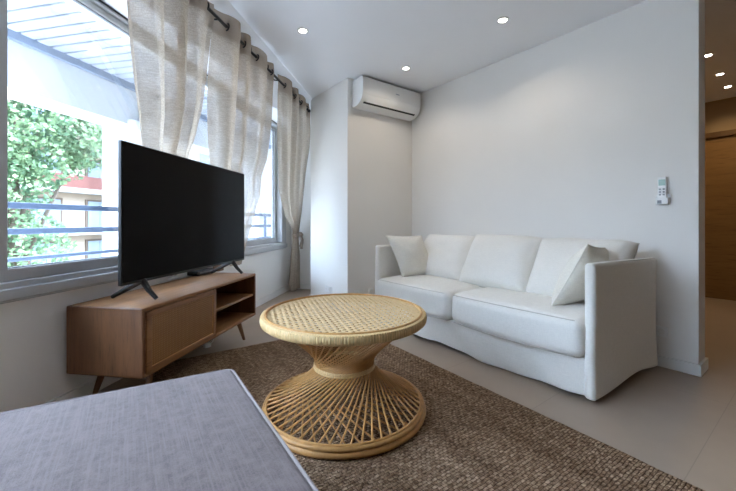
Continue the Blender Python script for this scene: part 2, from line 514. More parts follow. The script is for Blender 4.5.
# ------------------------------------------------------------------ downlights
def spotlamp(name, parent, z, power, col, size=.05, ang=150, blend=.6):
    l = D.lights.new(name, 'SPOT'); l.energy = power; l.color = col; l.shadow_soft_size = size
    l.spot_size = math.radians(ang); l.spot_blend = blend
    o = D.objects.new(name, l); C.objects.link(o); o.parent = parent; o.location = (0, 0, z)
    return o
LIVING = 5; HALL = 7
def downlight(x, y, label, power, col, group='recessed ceiling downlights', first=[None]):
    t = thing('ceiling_downlight', label, 'ceiling light', (x, y, H), 0, group)
    bm = B(); lathe(bm, [(.027, -.001), (.03, -.006), (.042, -.006), (.045, 0), (.027, 0)], 32, closed=True); obj('trim_ring', bm, M['white_pl'], t)
    bm = B(); lathe(bm, [(0, -.0035), (.028, -.0035), (.028, 0), (0, 0)], 28); obj('diffuser', bm, M['lamp'], t)
    spotlamp('bulb', t, -.02, power, col)
WARM = (1, .86, .68); WARM2 = (1, .74, .42)
downlight(1.261, 2.549, 'ceiling downlight nearest the curtains', LIVING, WARM)
downlight(2.388, 2.556, 'ceiling downlight closest to the air conditioner', LIVING, WARM)
downlight(2.405, 1.508, 'ceiling downlight over the sofa, rightmost in the living area', LIVING, WARM)
downlight(4.416, .70, 'hall downlight highest in view, nearest the living room', HALL, WARM2, 'hall downlights')
downlight(5.082, .713, 'hall downlight in the middle of the row of three', HALL, WARM2, 'hall downlights')
downlight(5.62, .725, 'hall downlight lowest in view, closest to the wooden door', HALL, WARM2, 'hall downlights')

# ------------------------------------------------------------------ air conditioner
ac = thing('air_conditioner', 'white wall mounted air conditioner high in the corner above the sofa', 'air conditioner', (2.525, YA, 2.19))
def profile_x(bm, prof, x0, x1):
    a = [bm.verts.new((x0, y, z)) for y, z in prof]; b_ = [bm.verts.new((x1, y, z)) for y, z in prof]
    n = len(prof); bm.faces.new(a); bm.faces.new(list(reversed(b_)))
    for i in range(n): bm.faces.new((a[i], a[(i + 1) % n], b_[(i + 1) % n], b_[i]))
bm = B()
pr = [(-.002, .0), (-.06, .0), (-.10, .008), (-.135, .024), (-.163, .046), (-.182, .074), (-.19, .105), (-.19, .255), (-.186, .27), (-.17, .282), (-.002, .286)]
profile_x(bm, pr, -.415, .415); obj('body', bm, M['white_pl'], ac)
bm = B()
pr2 = [(-.18, .108), (-.195, .108), (-.197, .125), (-.197, .262), (-.19, .278), (-.175, .289), (-.12, .291), (-.12, .286), (-.18, .27)]
profile_x(bm, pr2, -.416, .416); obj('front_panel', bm, M['white_pl'], ac)
bm = B()
profile_x(bm, [(-.141, .0205), (-.156, .0335), (-.155, .0365), (-.139, .024)], -.375, .362); obj('air_slot', bm, M['black'], ac)
bm = B(); profile_x(bm, [(-.10, .004), (-.14, .0215), (-.166, .0445), (-.167, .049), (-.163, .049), (-.138, .027), (-.10, .01)], -.35, .35); obj('louver', bm, M['white_pl'], ac)
bm = B()
for i in range(6): box(bm, .035 + i * .0085, .0405 + i * .0085, -.1985, -.1965, .183, .192)
lg = obj('logo_mark', bm, M['fascia'], ac, False); lg['label'] = 'small faint grey mark'

# ------------------------------------------------------------------ sofa
sofa = thing('sofa', 'white slipcovered three-back sofa along the right wall', 'sofa', (2.5, 1.70, 0))
SO = Vector((2.5, 1.70, 0))
def so(name, bm, m=M['sofa'], par=None):
    bmesh.ops.translate(bm, verts=bm.verts[:], vec=-SO); return obj(name, bm, m, par or sofa)
yr0, yr1, yl0, yl1 = .745, .795, 2.600, 2.652
xf, xb = 2.067, 2.945
def arm(y0, y1, lab):
    bm = B()
    hh = .735
    def df(q):
        x, y, z = q
        t = max(0, -z / (hh / 2)) ** 2
        u = (x + .44) / .88
        # the hem lifts between the corners and flares a little
        hem = .030 * math.sin(PI * min(1, max(0, u))) ** 1.2 + .008 * math.sin(9 * x + y0)
        bulge = .006 * math.sin(5 * x + 3 * z + y0 * 4)
        s = 1 if (y0 < 1.5) == (y < 0) else 0
        out = (-1 if y0 < 1.5 else 1)
        slope = -.018 * max(0, u) if z > 0 else 0
        return (x - .008 * t * (x < -.3), y + out * s * (bulge + .012 * t) + (.022 - .06 * u) * (y0 < 1.5), z + hem * t + slope)
    rbox(bm, ((xf + xb) / 2, (y0 + y1) / 2, .015 + hh / 2), (xb - xf, y1 - y0, hh), .024, 4, (22, 2, 14), df)
    return so('arm', bm)
aR = arm(yr0, yr1, 0); aL = arm(yl0, yl1, 0)
for a_, y in ((aR, yr0 - .002), (aL, yl1 + .002)):      # welt seams along arm edge
    bm = B(); pts = []
    sgn = -1 if y < 1 else 1
    for k in range(21): pts.append((xf + .02 + (xb - xf - .04) * k / 20, y - sgn * .016 + (.022 - .06 * k / 20) * (y < 1), .745 - .018 * k / 20))
    tube(bm, pts, .0035, 6); so('seam', bm, M['sofa_seam'], a_)
# back rest
bm = B()
rbox(bm, (2.875, (yr1 + yl0) / 2, .365), (.14, yl0 - yr1 + .02, .70), .04, 4, (2, 16, 8), lambda q: (q.x + .004 * math.sin(q.y * 9), q.y, q.z + (.008 * math.sin(q.y * 6) if q.z > 0 else 0)))
so('backrest', bm)
# deck and skirt
bm = B(); rbox(bm, (2.46, 1.70, .165), (.70, 1.75, .12), .02, 2, (1, 1, 1)); so('seat_deck', bm)
bm = B()
def skirt_df(q):
    x, y, z = q
    t = max(0, (.105 - z) / .21) ; yy = y
    fold = .010 * math.sin(yy * 11 + 1.2) * t + .006 * math.sin(yy * 23 + 4 * t) * t
    bag = .010 * math.sin(PI * t) * math.sin(yy * 4.3 + .6)
    hem = (.012 + .012 * math.sin(yy * 5.2 + .5)) * max(0, t) ** 2
    return (x + fold + bag - .006 * t, y, z + hem)
rbox(bm, (2.09, 1.70, .118), (.022, 1.84, .222), .009, 2, (1, 90, 14), skirt_df)
so('skirt', bm)
# seat cushions
def seat_cushion(y0, y1, seedv):
    bm = B(); w = y1 - y0
    def df(q):
        x, y, z = q
        cx = 1 - (2 * x / .72) ** 2; cy = 1 - (2 * y / w) ** 2
        crown = .022 * max(0, cx) * max(0, cy) if z > 0 else 0
        nz = noise.noise(Vector((x * 3 + seedv, y * 3, z * 4))) * .007
        front = -.012 * max(0, cy) * (1 if x < -.25 else 0)
        sag = -.012 * max(0, cy) * (1 if (x < -.2 and z < 0) else 0)
        return (x + front + nz, y + nz * .6, z + crown + nz + sag)
    rbox(bm, (2.035 + .36, (y0 + y1) / 2, .333), (.72, w, .222), .055, 5, (16, 20, 5), df)
    o = so('seat_cushion', bm)
    bm = B()
    yy0, yy1 = y0 + .012, y1 - .012
    for z in (.43, .238):
        pts = [(2.0375 - .010 * (1 - (2 * (k / 20) - 1) ** 2), yy0 + .03 + (yy1 - yy0 - .06) * k / 20, z - (.012 * (1 - (2 * k / 20 - 1) ** 2) if z < .3 else -.004)) for k in range(21)]
        tube(bm, pts, .003, 6)
    so('seam', bm, M['sofa_seam'], o)
seat_cushion(.806, 1.716, 1.0); seat_cushion(1.722, 2.602, 5.0)

def pillow(bm, TL, TR, BL, BR, th, n=22, pinch=.06, seed=0, wr=.008, p=2.6, q=.55):
    TL, TR, BL, BR = map(Vector, (TL, TR, BL, BR))
    N_ = ((TR - TL) + (BR - BL)).cross((TL - BL) + (TR - BR)).normalized()
    def P(u, v):
        u2 = u * (1 - pinch * (1 - v * v)); v2 = v * (1 - pinch * (1 - u * u))
        a, b_ = (u2 + 1) / 2, (v2 + 1) / 2
        return (BL * (1 - a) + BR * a) * (1 - b_) + (TL * (1 - a) + TR * a) * b_
    g = {}
    for sd in (1, -1):
        for i in range(n + 1):
            for j in range(n + 1):
                u = math.sin((2 * i / n - 1) * PI / 2); v = math.sin((2 * j / n - 1) * PI / 2)
                edge = i in (0, n) or j in (0, n)
                if edge and sd < 0: g[sd, i, j] = g[1, i, j]; continue
                f = (max(0, 1 - abs(u) ** p) * max(0, 1 - abs(v) ** p)) ** q
                pt = P(u, v)
                w = noise.noise(Vector((u * 2.2 + seed, v * 2.2 - seed, sd * 3.1))) * wr * (1 if not edge else .3)
                g[sd, i, j] = bm.verts.new(pt + N_ * (sd * (th / 2 * f) + w))
    for sd in (1, -1):
        for i in range(n):
            for j in range(n):
                vs = [g[sd, i, j], g[sd, i + 1, j], g[sd, i + 1, j + 1], g[sd, i, j + 1]]
                if sd < 0: vs.reverse()
                try: bm.faces.new(vs)
                except ValueError: pass
    ring = [P(math.sin((2 * i / n - 1) * PI / 2), -1) for i in range(n)] + [P(1, math.sin((2 * j / n - 1) * PI / 2)) for j in range(n)] \
         + [P(math.sin((1 - 2 * i / n) * PI / 2), 1) for i in range(n)] + [P(-1, math.sin((1 - 2 * j / n) * PI / 2)) for j in range(n)]
    return ring

# back cushions (part of the sofa)
for k, (ya, yb, sd, dx, zt) in enumerate(((2.575, 1.925, 2.0, 0, .825), (1.985, 1.345, 5.0, -.02, .845), (1.40, .775, 9.0, 0, .835))):
    bm = B()
    lean = (.02, .0, -.015)[k]
    ring = pillow(bm, (2.765 + dx, ya + lean, zt), (2.765 + dx, yb + lean, zt - .004), (2.475 + dx, ya - .03, .435), (2.475 + dx, yb + .0, .435), .25, 24, .035, sd, .014, 3.6, .42)
    o = so('back_cushion', bm)
    bm = B(); tube(bm, ring, .0035, 6, True); so('seam', bm, M['sofa_seam'], o)
for x in (xf + .07, xb - .07):
    for y in (yr0 + .05, yl1 - .05):
        bm = B(); lathe(bm, [(0, 0), (.02, 0), (.026, .05), (0, .05)], 14, (x, y, .0)); so('foot', bm, M['black'])

def throw(name, label, TL, TR, BL, BR, th, seed, mat=M['pillow']):
    c0 = (Vector(BL) + Vector(BR)) / 2
    t = thing(name, label, 'cushion', c0, 0)
    bm = B(); ring = pillow(bm, *[Vector(v) - c0 for v in (TL, TR, BL, BR)], th, 26, .07, seed, .012, 2.4, .6)
    cv = obj('cover', bm, mat, t)
    bm = B(); tube(bm, ring, .004, 6, True); obj('edge_seam', bm, mat, t)
throw('throw_pillow', 'small cream throw pillow leaning on the left arm of the white sofa', (2.155, 2.585, .842), (2.475, 2.43, .838), (2.235, 2.44, .448), (2.575, 2.325, .452), .19, 3)
throw('throw_pillow', 'white throw pillow propped against the sofa arm nearest the camera', (2.72, .905, .80), (2.255, .868, .838), (2.68, 1.03, .450), (2.20, 1.055, .444), .20, 8)

# ------------------------------------------------------------------ rug
rug = B()
bmr = B()
def rug_df(q):
    return (q.x + .006 * noise.noise(Vector((q.y * 9, q.x * 2, 3))), q.y + .006 * noise.noise(Vector((q.x * 9, q.y * 2, 7))), q.z)
rbox(bmr, (0, 0, .006), (1.60, 3.0, .012), .005, 2, (40, 60, 1), rug_df)
rug = obj('area_rug', bmr, M['rug'], None, True, (.955, 1.219, 0), math.radians(-2.6))
tag(rug, 'brown braided jute rug lying under the round rattan table', 'rug')

# ------------------------------------------------------------------ coffee table
TC = Vector((.990, 1.524, .0125))
tb = thing('coffee_table', 'round hourglass rattan coffee table with cane top on the jute rug', 'table', TC)
RB, RW, RT = .405, .152, .40
ZW, ZT = .228, .456
bm = B()
def torus_prof(R, r, z, n=10): return [(R + r * math.cos(2 * PI * k / n), z + r * math.sin(2 * PI * k / n)) for k in range(n)]
lathe(bm, torus_prof(.402, .0155, .0155), 96, closed=True); lathe(bm, torus_prof(.400, .0105, .037), 96, closed=True)
obj('base_ring', bm, M['rattan'], tb)
bm = B(); lathe(bm, torus_prof(.391, .0065, .0475, 8), 96, closed=True); obj('base_ring', bm, M['rattan'], tb)
bm = B(); lathe(bm, torus_prof(RW + .003, .0058, ZW - .008, 8), 64, closed=True); lathe(bm, torus_prof(RW + .002, .0055, ZW + .003, 8), 64, closed=True)
obj('waist_band', bm, M['rattan_lt'], tb)
def strand(a0, r0, z0, a1, r1, z1, rad, flare):
    pts = []
    for k in range(11):
        t = k / 10
        # curved radius profile: flares out fast near the ring
        r = r0 + (r1 - r0) * (t ** flare)
        z = z0 + (z1 - z0) * t
        pts.append((r * math.cos(a0 + (a1 - a0) * t ** .85), r * math.sin(a0 + (a1 - a0) * t ** .85), z))
    return pts
NS = 54
def line_strand(a0, r0, z0, a1, r1, z1, sag):
    p, q = Vector((r0 * math.cos(a0), r0 * math.sin(a0), z0)), Vector((r1 * math.cos(a1), r1 * math.sin(a1), z1))
    return [p.lerp(q, k / 8) + Vector((0, 0, -sag * math.sin(PI * k / 8))) for k in range(9)]
for k in range(NS):
    a = 2 * PI * k / NS
    bm = B(); tube(bm, line_strand(a, RW, ZW - .012, a - math.radians(46), .392, .046, .014), .0047, 6); obj('base_cane', bm, M['rattan'], tb)
for k in range(36):
    a = 2 * PI * (k + .5) / 36
    bm = B(); tube(bm, line_strand(a, .225, ZW - .105, a + math.radians(34), .380, .030, .002), .0042, 6); obj('crossing_cane', bm, M['rattan'], tb)
for k in range(NS):
    a = 2 * PI * k / NS
    bm = B(); tube(bm, line_strand(a, RW, ZW + .006, a + math.radians(72), .36, ZT + .012, .012), .0038, 6); obj('upper_cane', bm, M['rattan'], tb)
bm = B()
lathe(bm, [(.36, ZT + .004), (.397, ZT + .001), (.410, ZT + .002), (.4175, ZT + .009), (.419, ZT + .02), (.4185, ZT + .034), (.414, ZT + .043), (.405, ZT + .046), (.40, ZT + .046), (.385, ZT + .040), (.36, ZT + .034)], 420,
      wob=lambda k: (.0013 if k % 2 else -.0013) + .0012 * noise.noise(Vector((k * .7, 1, 2))), closed=True)
obj('wrapped_rim', bm, M['rattan_lt'], tb)
bm = B(); lathe(bm, torus_prof(.394, .0065, ZT + .0455, 8), 96, closed=True); obj('rim_hoop', bm, M['rattan'], tb)
bm = B()
RR = .392
pitch = .0265; hw = .0051
def ribbon(bm, ang, off, z, hw, wav):
    L = math.sqrt(max(0, RR * RR - off * off))
    if L < .01: return
    d = Vector((math.cos(ang), math.sin(ang), 0)); n = Vector((-d.y, d.x, 0)); prev = None
    K = max(2, int(2 * L / .012))
    for i in range(K + 1):
        x = -L + 2 * L * i / K
        zz = z + wav * math.sin(x / pitch * PI * 1.155 + off * 80)
        a = bm.verts.new(d * x + n * (off - hw) + Vector((0, 0, zz))); b_ = bm.verts.new(d * x + n * (off + hw) + Vector((0, 0, zz)))
        c_ = bm.verts.new(d * x + n * (off + hw) + Vector((0, 0, zz - .0012))); e_ = bm.verts.new(d * x + n * (off - hw) + Vector((0, 0, zz - .0012)))
        if prev:
            pa, pb, pc, pe_ = prev
            bm.faces.new((pa, a, b_, pb)); bm.faces.new((pb, b_, c_, pc)); bm.faces.new((pc, c_, e_, pe_)); bm.faces.new((pe_, e_, a, pa))
        prev = (a, b_, c_, e_)
for qi, ang in enumerate((0.2, 0.2 + PI / 3, 0.2 + 2 * PI / 3)):
    k = -30
    for k in range(-15, 16): ribbon(bm, ang, (k + .5 * (qi == 1)) * pitch, ZT + .041 + .0009 * qi, hw, .0007)
obj('cane_webbing', bm, M['webbing'], tb, False)

# ------------------------------------------------------------------ bench in the foreground
rb = math.radians(-2.6); SK = math.tan(math.radians(4.6))   # the bench's end is a little out of square
bx = Vector((math.cos(rb), math.sin(rb), 0)); by = Vector((-math.sin(rb), math.cos(rb), 0))
BW, BD, BZ = .98, 1.36, .44
bc = Vector((.370, 1.322, 0)) - bx * BW / 2 - by * (BD / 2 - SK * BW / 2)
bn = thing('upholstered_bench', 'low grey fabric bench with pale piping in the left foreground', 'bench', bc, rb)
bm = B(); rbox(bm, (0, 0, BZ - .10), (BW, BD, .20), .022, 4, (20, 26, 4), lambda q: (q.x, q.y - SK * q.x, q.z + (.006 * (1 - (2 * q.x / BW) ** 2) * (1 - (2 * q.y / BD) ** 2) if q.z > .09 else 0) + .0015 * noise.noise(q * 5)))
obj('cushion', bm, M['bench'], bn)
def round_rect(w, d, r, z, n=6):
    pts = []
    for cx, cy, a0 in ((w / 2 - r, d / 2 - r, 0), (-w / 2 + r, d / 2 - r, PI / 2), (-w / 2 + r, -d / 2 + r, PI), (w / 2 - r, -d / 2 + r, 3 * PI / 2)):
        for k in range(n + 1):
            a = a0 + PI / 2 * k / n; pts.append((cx + r * math.cos(a), cy + r * math.sin(a) - SK * (cx + r * math.cos(a)), z))
    return pts
for z in (BZ - .006, BZ - .19):
    bm = B(); tube(bm, round_rect(BW - .005, BD - .005, .03, z), .0046, 8, True); obj('piping', bm, M['piping'], bn)
bm = B(); rbox(bm, (0, 0, .185), (BW - .02, BD - .02, .13), .015, 3, (4, 4, 2), lambda q: (q.x, q.y - SK * q.x, q.z)); obj('base', bm, M['bench'], bn)
for x in (-BW / 2 + .08, BW / 2 - .08):
    for y in (-BD / 2 + .08, BD / 2 - .08):
        bm = B(); lathe(bm, [(0, .0125), (.018, .0125), (.025, .13), (0, .13)], 16, (x, y, 0)); obj('leg', bm, M['wood'], bn)

# ------------------------------------------------------------------ tv console (window-wall frame)
c0 = WP(2.192, 1.587)
cs = thing('tv_console', 'low brown wooden tv console with woven cane door under the window', 'tv stand', c0, W45)
hl, hd, z0, z1 = .6185, .2225, .18, .535
T = .022
bm = B(); rbox(bm, (0, 0, z1 - T / 2), (2 * hl, 2 * hd, T), .009, 3, (1, 1, 1)); obj('top', bm, M['wood'], cs)
bm = B(); rbox(bm, (0, 0, z0 + T / 2), (2 * hl, 2 * hd, T), .009, 3); obj('bottom', bm, M['wood'], cs)
for sx in (-1, 1):
    bm = B(); rbox(bm, (sx * (hl - T / 2), 0, (z0 + z1) / 2), (T, 2 * hd, z1 - z0), .009, 3); obj('side_panel', bm, M['wood_side'], cs)
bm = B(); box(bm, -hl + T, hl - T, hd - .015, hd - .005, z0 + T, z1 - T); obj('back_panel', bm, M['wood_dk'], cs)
dv = .017
bm = B(); box(bm, dv - .011, dv + .011, -hd + .004, hd - .015, z0 + T, z1 - T); obj('divider', bm, M['wood'], cs)
bm = B(); box(bm, dv + .011, hl - T, -hd + .015, hd - .015, .347, .365, .002); obj('shelf', bm, M['wood'], cs)
# door
x0, x1, za, zb = -hl + T + .003, dv + .009, z0 + T - .01, z1 - T - .002
bm = B(); fw = .036
box(bm, x0, x1, -hd - .002, -hd + .016, zb - .03, zb, .002); box(bm, x0, x1, -hd - .002, -hd + .016, za, za + .03, .002)
box(bm, x0, x0 + fw, -hd - .002, -hd + .016, za, zb, .002); box(bm, x1 - fw, x1, -hd - .002, -hd + .016, za, zb, .002)
door = obj('door', bm, M['wood'], cs)
bm = B(); box(bm, x0 + fw - .004, x1 - fw + .004, -hd + .003, -hd + .008, za + .026, zb - .026); pn = obj('cane_panel', bm, M['cane_panel'], door); pn['label'] = 'woven cane door panel'
bm = B()
for a in (x0 + fw, x1 - fw): tube(bm, [(a, -hd + .0025, za + .03), (a, -hd + .0025, zb - .03)], .003, 6)
for z in (za + .03, zb - .03): tube(bm, [(x0 + fw, -hd + .0025, z), (x1 - fw, -hd + .0025, z)], .003, 6)
obj('cane_bead', bm, M['rattan'], door)
for sx in (-1, 1):
    for sy in (-1, 1):
        zb_ = .0
        bm = B(); tube(bm, [(sx * (hl - .15), sy * (hd - .085), z0 + .002), (sx * (hl - .10), sy * (hd - .055), zb_)], [.021, .011], 14); obj('leg', bm, M['wood_side'], cs)

# ------------------------------------------------------------------ television
tv = thing('television', 'large black flat screen television standing on the wooden console', 'television', WP(2.232, 1.50, .537), W45)
tw, th0, th1 = .640, .103, .853
bm = B(); rbox(bm, (0, .012, (th0 + th1) / 2), (2 * tw, .022, th1 - th0), .004, 2); obj('bezel', bm, M['black'], tv)
bm = B(); box(bm, -tw + .006, tw - .006, -.0005, .004, th0 + .016, th1 - .006); obj('screen', bm, M['screen'], tv)
bm = B(); rbox(bm, (0, .04, .36), (1.05, .05, .42), .015, 3); obj('back_housing', bm, M['black'], tv)
for sx in (-1, 1):
    x = -.49 if sx < 0 else .458
    bm = B()
    tube(bm, [(x, -.075, .013), (x, -.03, .055), (x, .012, .112)], [.011, .014, .018], 8)
    tube(bm, [(x, .20, .013), (x, .12, .055), (x, .012, .112)], [.011, .014, .018], 8)
    obj('stand_foot', bm, M['black'], tv)

# small things on the console behind the television
zt_ = .536
t = thing('power_strip', 'small white power adapter with cable on the console under the television', 'adapter', (.40, 2.985, zt_), W45)
bm = B(); rbox(bm, (0, 0, .014), (.085, .04, .026), .006, 3); obj('case', bm, M['white_pl'], t)
bm = B(); tube(bm, [(.04, 0, .012), (.07, -.03, .006), (.12, -.035, .005), (.15, .0, .005), (.13, .05, .005), (.06, .06, .005)], .003, 6); obj('cable', bm, M['white_pl'], t)
t = thing('set_top_box', 'flat black box lying on the console behind the television screen', 'media box', (.63, 3.16, zt_), W45)
bm = B(); rbox(bm, (0, 0, .022), (.22, .11, .036), .008, 3); obj('case', bm, M['black'], t)
bm = B(); box(bm, -.09, .09, -.0562, -.0548, .016, .028); obj('front_strip', bm, M['grey_pl'], t)
bm = B()
for sx in (-1, 1): box(bm, sx * .08 - .01, sx * .08 + .01, -.04, .04, 0, .006)
obj('foot', bm, M['black'], t)
t = thing('wooden_box', 'small brown wooden box at the right end of the console behind the television foot', 'box', (.80, 3.285, zt_), W45)
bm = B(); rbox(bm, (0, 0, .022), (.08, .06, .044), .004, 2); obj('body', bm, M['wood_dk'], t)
bm = B(); rbox(bm, (0, 0, .049), (.083, .063, .01), .003, 2); obj('lid', bm, M['wood'], t)
t = thing('power_plug', 'white plug with a thin looped cable on the floor below the console', 'plug', (.62, 2.87, .0135), .3)
bm = B(); rbox(bm, (0, 0, .016), (.05, .03, .03), .006, 3); obj('body', bm, M['white_pl'], t)
bm = B(); tube(bm, [(.02, 0, .015), (.05, .01, .03), (.07, .03, .04), (.05, .06, .02), (0, .07, .004), (-.08, .05, .004), (-.18, .12, .004)], .0028, 6); obj('cable', bm, M['white_pl'], t)

# ------------------------------------------------------------------ curtains
RW_ROD = 1.90 / math.sqrt(2); Z_ROD = 2.352
def lerp(tab, z):
    tab = sorted(tab)
    if z <= tab[0][0]: return tab[0][1]
    if z >= tab[-1][0]: return tab[-1][1]
    for (za, a), (zb, b_) in zip(tab, tab[1:]):
        if za <= z <= zb:
            t = (z - za) / (zb - za); return a + (b_ - a) * t
def curtain_surface(L, R, Cz, zs, N_, amp, ph, off=0, nu=110, jit=0):
    bm = B(); rows = []
    for z in zs:
        a, b_, cc, A = lerp(L, z), lerp(R, z), lerp(Cz, z), lerp(amp, z)
        row = []
        for i in range(nu + 1):
            u = i / nu
            x = 2 * PI * N_ * (u + .045 * math.sin(2 * PI * u * 1.6 + 2 * ph)) + ph
            sx_ = math.sin(x); wv = (abs(sx_) ** .75) * (1 if sx_ > 0 else -1) * (.75 + .25 * math.sin(3.1 * u + ph)) + .25 * min(1, (2.43 - z) * 2) * math.sin(2 * x + 1.3 + z) + .16 * min(1, (2.43 - z) * 2) * math.sin(5 * x + 2 * z + ph)
            tr = 1 - .0
            s = a + (b_ - a) * (u + .012 * math.cos(x) * tr + jit * .01 * noise.noise(Vector((u * 9, z * 2, ph))))
            w = cc / math.sqrt(2) + A * wv + off + .01 * noise.noise(Vector((u * 5, z * 2.2, ph * 3)))
            row.append(bm.verts.new(WP(s, w, z)))
        rows.append(row)
    for r0, r1 in zip(rows, rows[1:]):
        for i in range(nu): bm.faces.new((r0[i], r0[i + 1], r1[i + 1], r1[i]))
    return bm
def zrange(z0, z1, n): return [z0 + (z1 - z0) * k / n for k in range(n + 1)]
def curtain(label, L, R, Cz, ztop, zbot, N_, amp, ph):
    o0 = WP((lerp(L, zbot) + lerp(R, zbot)) / 2, lerp(Cz, zbot) / math.sqrt(2), zbot)
    t = thing('curtain', label, 'curtain', o0, 0, 'sheer linen curtains')
    def put(name, bm, m, par=t):
        if par is t: bmesh.ops.translate(bm, verts=bm.verts[:], vec=-o0)
        return obj(name, bm, m, par)
    put('panel', curtain_surface(L, R, Cz, zrange(ztop - .125, zbot, 60), N_, amp, ph), M['sheer'])
    put('header_band', curtain_surface(L, R, Cz, zrange(ztop, ztop - .14, 6), N_, amp, ph, -.0015), M['sheer_hem'])
    # grommets where the cloth crosses the rod
    for k in range(int(2 * N_) + 1):
        ut = (k * PI - ph % PI) / (2 * PI * N_); u = ut
        for _ in range(12): u = ut - .045 * math.sin(2 * PI * u * 1.6 + 2 * ph)
        if not 0.01 < u < .99: continue
        s = lerp(L, Z_ROD) + (lerp(R, Z_ROD) - lerp(L, Z_ROD)) * u
        bm = B(); ring = []
        for q in range(20):
            a = 2 * PI * q / 20; ring.append(WP(s + .010 * math.cos(a), RW_ROD + .024 * math.cos(a), Z_ROD + .024 * math.sin(a)))
        tube(bm, ring, .0055, 6, True); put('grommet', bm, M['black_metal'])
    return t, o0, put
CZ1 = [(.6, 2.39), (1.45, 2.34), (2.35, 1.90), (2.5, 1.885)]
AMP = [(.4, .018), (1.2, .030), (1.7, .050), (2.1, .054), (2.5, .040)]
curtain('wide sheer linen curtain swept behind the top left corner of the television',
        [(.62, 2.17), (.9, 2.12), (1.209, 2.048), (1.37, 1.971), (1.628, 1.848), (1.858, 1.72), (2.099, 1.593), (2.206, 1.535), (2.44, 1.44)],
        [(.62, 2.26), (.9, 2.24), (1.236, 2.3), (1.429, 2.378), (1.614, 2.388), (1.79, 2.368), (2.104, 2.271), (2.22, 2.231), (2.44, 2.18)],
        CZ1, 2.428, .60, 3.5, AMP, .4)
curtain('sheer linen curtain in the middle of the window, its hem pulled behind the screen',
        [(.56, 3.0), (.813, 2.852), (1.155, 2.737), (1.439, 2.674), (1.82, 2.466), (2.126, 2.32), (2.322, 2.233), (2.44, 2.21)],
        [(.56, 3.14), (.792, 3.249), (.94, 3.321), (1.253, 3.471), (1.619, 3.47), (2.07, 3.267), (2.226, 3.167), (2.332, 3.106), (2.44, 3.07)],
        CZ1, 2.428, .565, 3.5, AMP, 1.2)
CZ3 = [(.1, 2.38), (.77, 2.38), (2.35, 1.9), (2.5, 1.885)]
t3, o3, put3 = curtain('sheer linen curtain knotted with a tie in the far corner beside the window',
        [(.06, 4.50), (.155, 4.487), (.522, 4.564), (.70, 4.60), (.781, 4.60), (.86, 4.54), (1.057, 4.16), (1.338, 3.849), (1.748, 3.613), (2.029, 3.47), (2.272, 3.347), (2.44, 3.28)],
        [(.06, 4.85), (.495, 4.82), (.70, 4.76), (.77, 4.77), (.86, 4.77), (1.138, 4.714), (1.671, 4.555), (1.932, 4.49), (2.168, 4.37), (2.407, 4.188), (2.44, 4.17)],
        CZ3, 2.428, .035, 3.5, [(.03, .03), (.5, .03), (.78, .018), (1.2, .024), (2.2, .032), (2.5, .034)], .9)
bm = B()
sc_, wc_ = 4.685, 2.36 / math.sqrt(2) - .004
for dz in (0, .022): tube(bm, [WP(sc_ + .088 * math.cos(2 * PI * k / 24), wc_ + .055 * math.sin(2 * PI * k / 24), .785 + dz + .012 * math.cos(2 * PI * k / 24)) for k in range(24)], .012, 6, True)
for k, (ds, dz) in enumerate(((-.03, -.16), (.01, -.19), (.03, -.13))):
    tube(bm, [WP(sc_ - .02, wc_ - .062, .79), WP(sc_ - .02 + ds * .5, wc_ - .075, .79 + dz * .5), WP(sc_ - .02 + ds, wc_ - .062, .79 + dz)], [.012, .016, .02], 8)
rbox(bm, WP(sc_ - .02, wc_ - .064, .795), (.05, .04, .045), .018, 3)
put3('tieback', bm, M['sheer'])

rod = thing('curtain_rod', 'thin black curtain rod running along the top of the window', 'curtain rod', WP(2.6, RW_ROD, Z_ROD), W45)
bm = B(); tube(bm, [(-3.2, 0, 0), (1.60, 0, 0)], .0115, 12); obj('pole', bm, M['black_metal'], rod)
bm = B(); lathe(bm, [(0, -.02), (.016, -.014), (.02, 0), (.016, .014), (0, .02)], 14, (1.607, 0, 0)); obj('finial', bm, M['black_metal'], rod)
for x in (-1.12, -.40, .63):
    bm = B(); tube(bm, [(x, 0, -.012), (x, .03, -.008), (x, .075, .02), (x, .10, .05)], .006, 8); obj('bracket', bm, M['black_metal'], rod)

# ------------------------------------------------------------------ remote control, outlets
rm = thing('remote_control', 'white air conditioner remote hanging in a holder on the right wall', 'remote control', (XS, .688, 1.085))
bm = B(); rbox(bm, (-.018, .004, .108), (.018, .048, .155), .006, 3); obj('body', bm, M['white_pl'], rm)
bm = B(); box(bm, -.0285, -.0265, -.014, .022, .128, .168, .001); obj('display', bm, M['lcd'], rm)
bm = B()
for r_ in range(3):
    for c_ in range(2): box(bm, -.0285, -.0265, -.012 + c_ * .020, .0 + c_ * .020, .062 + r_ * .018, .072 + r_ * .018, .001)
obj('buttons', bm, M['grey_pl'], rm)
hd_ = thing('remote_holder', 'white plastic remote holder screwed to the right wall', 'holder', (XS, .688, 1.085))
bm = B()
box(bm, -.008, -.001, -.03, .036, .0, .07, .002); box(bm, -.034, -.0285, -.027, .034, .0, .045, .002)
box(bm, -.034, -.001, -.03, -.024, 0, .05, .002); box(bm, -.034, -.001, .031, .036, 0, .05, .002); box(bm, -.034, -.001, -.03, .036, 0, .006, .002)
obj('cradle', bm, M['white_pl'], hd_)
bm = B(); box(bm, -.0355, -.0335, .004, .026, .008, .03); obj('badge', bm, M['grey_pl'], hd_, False)

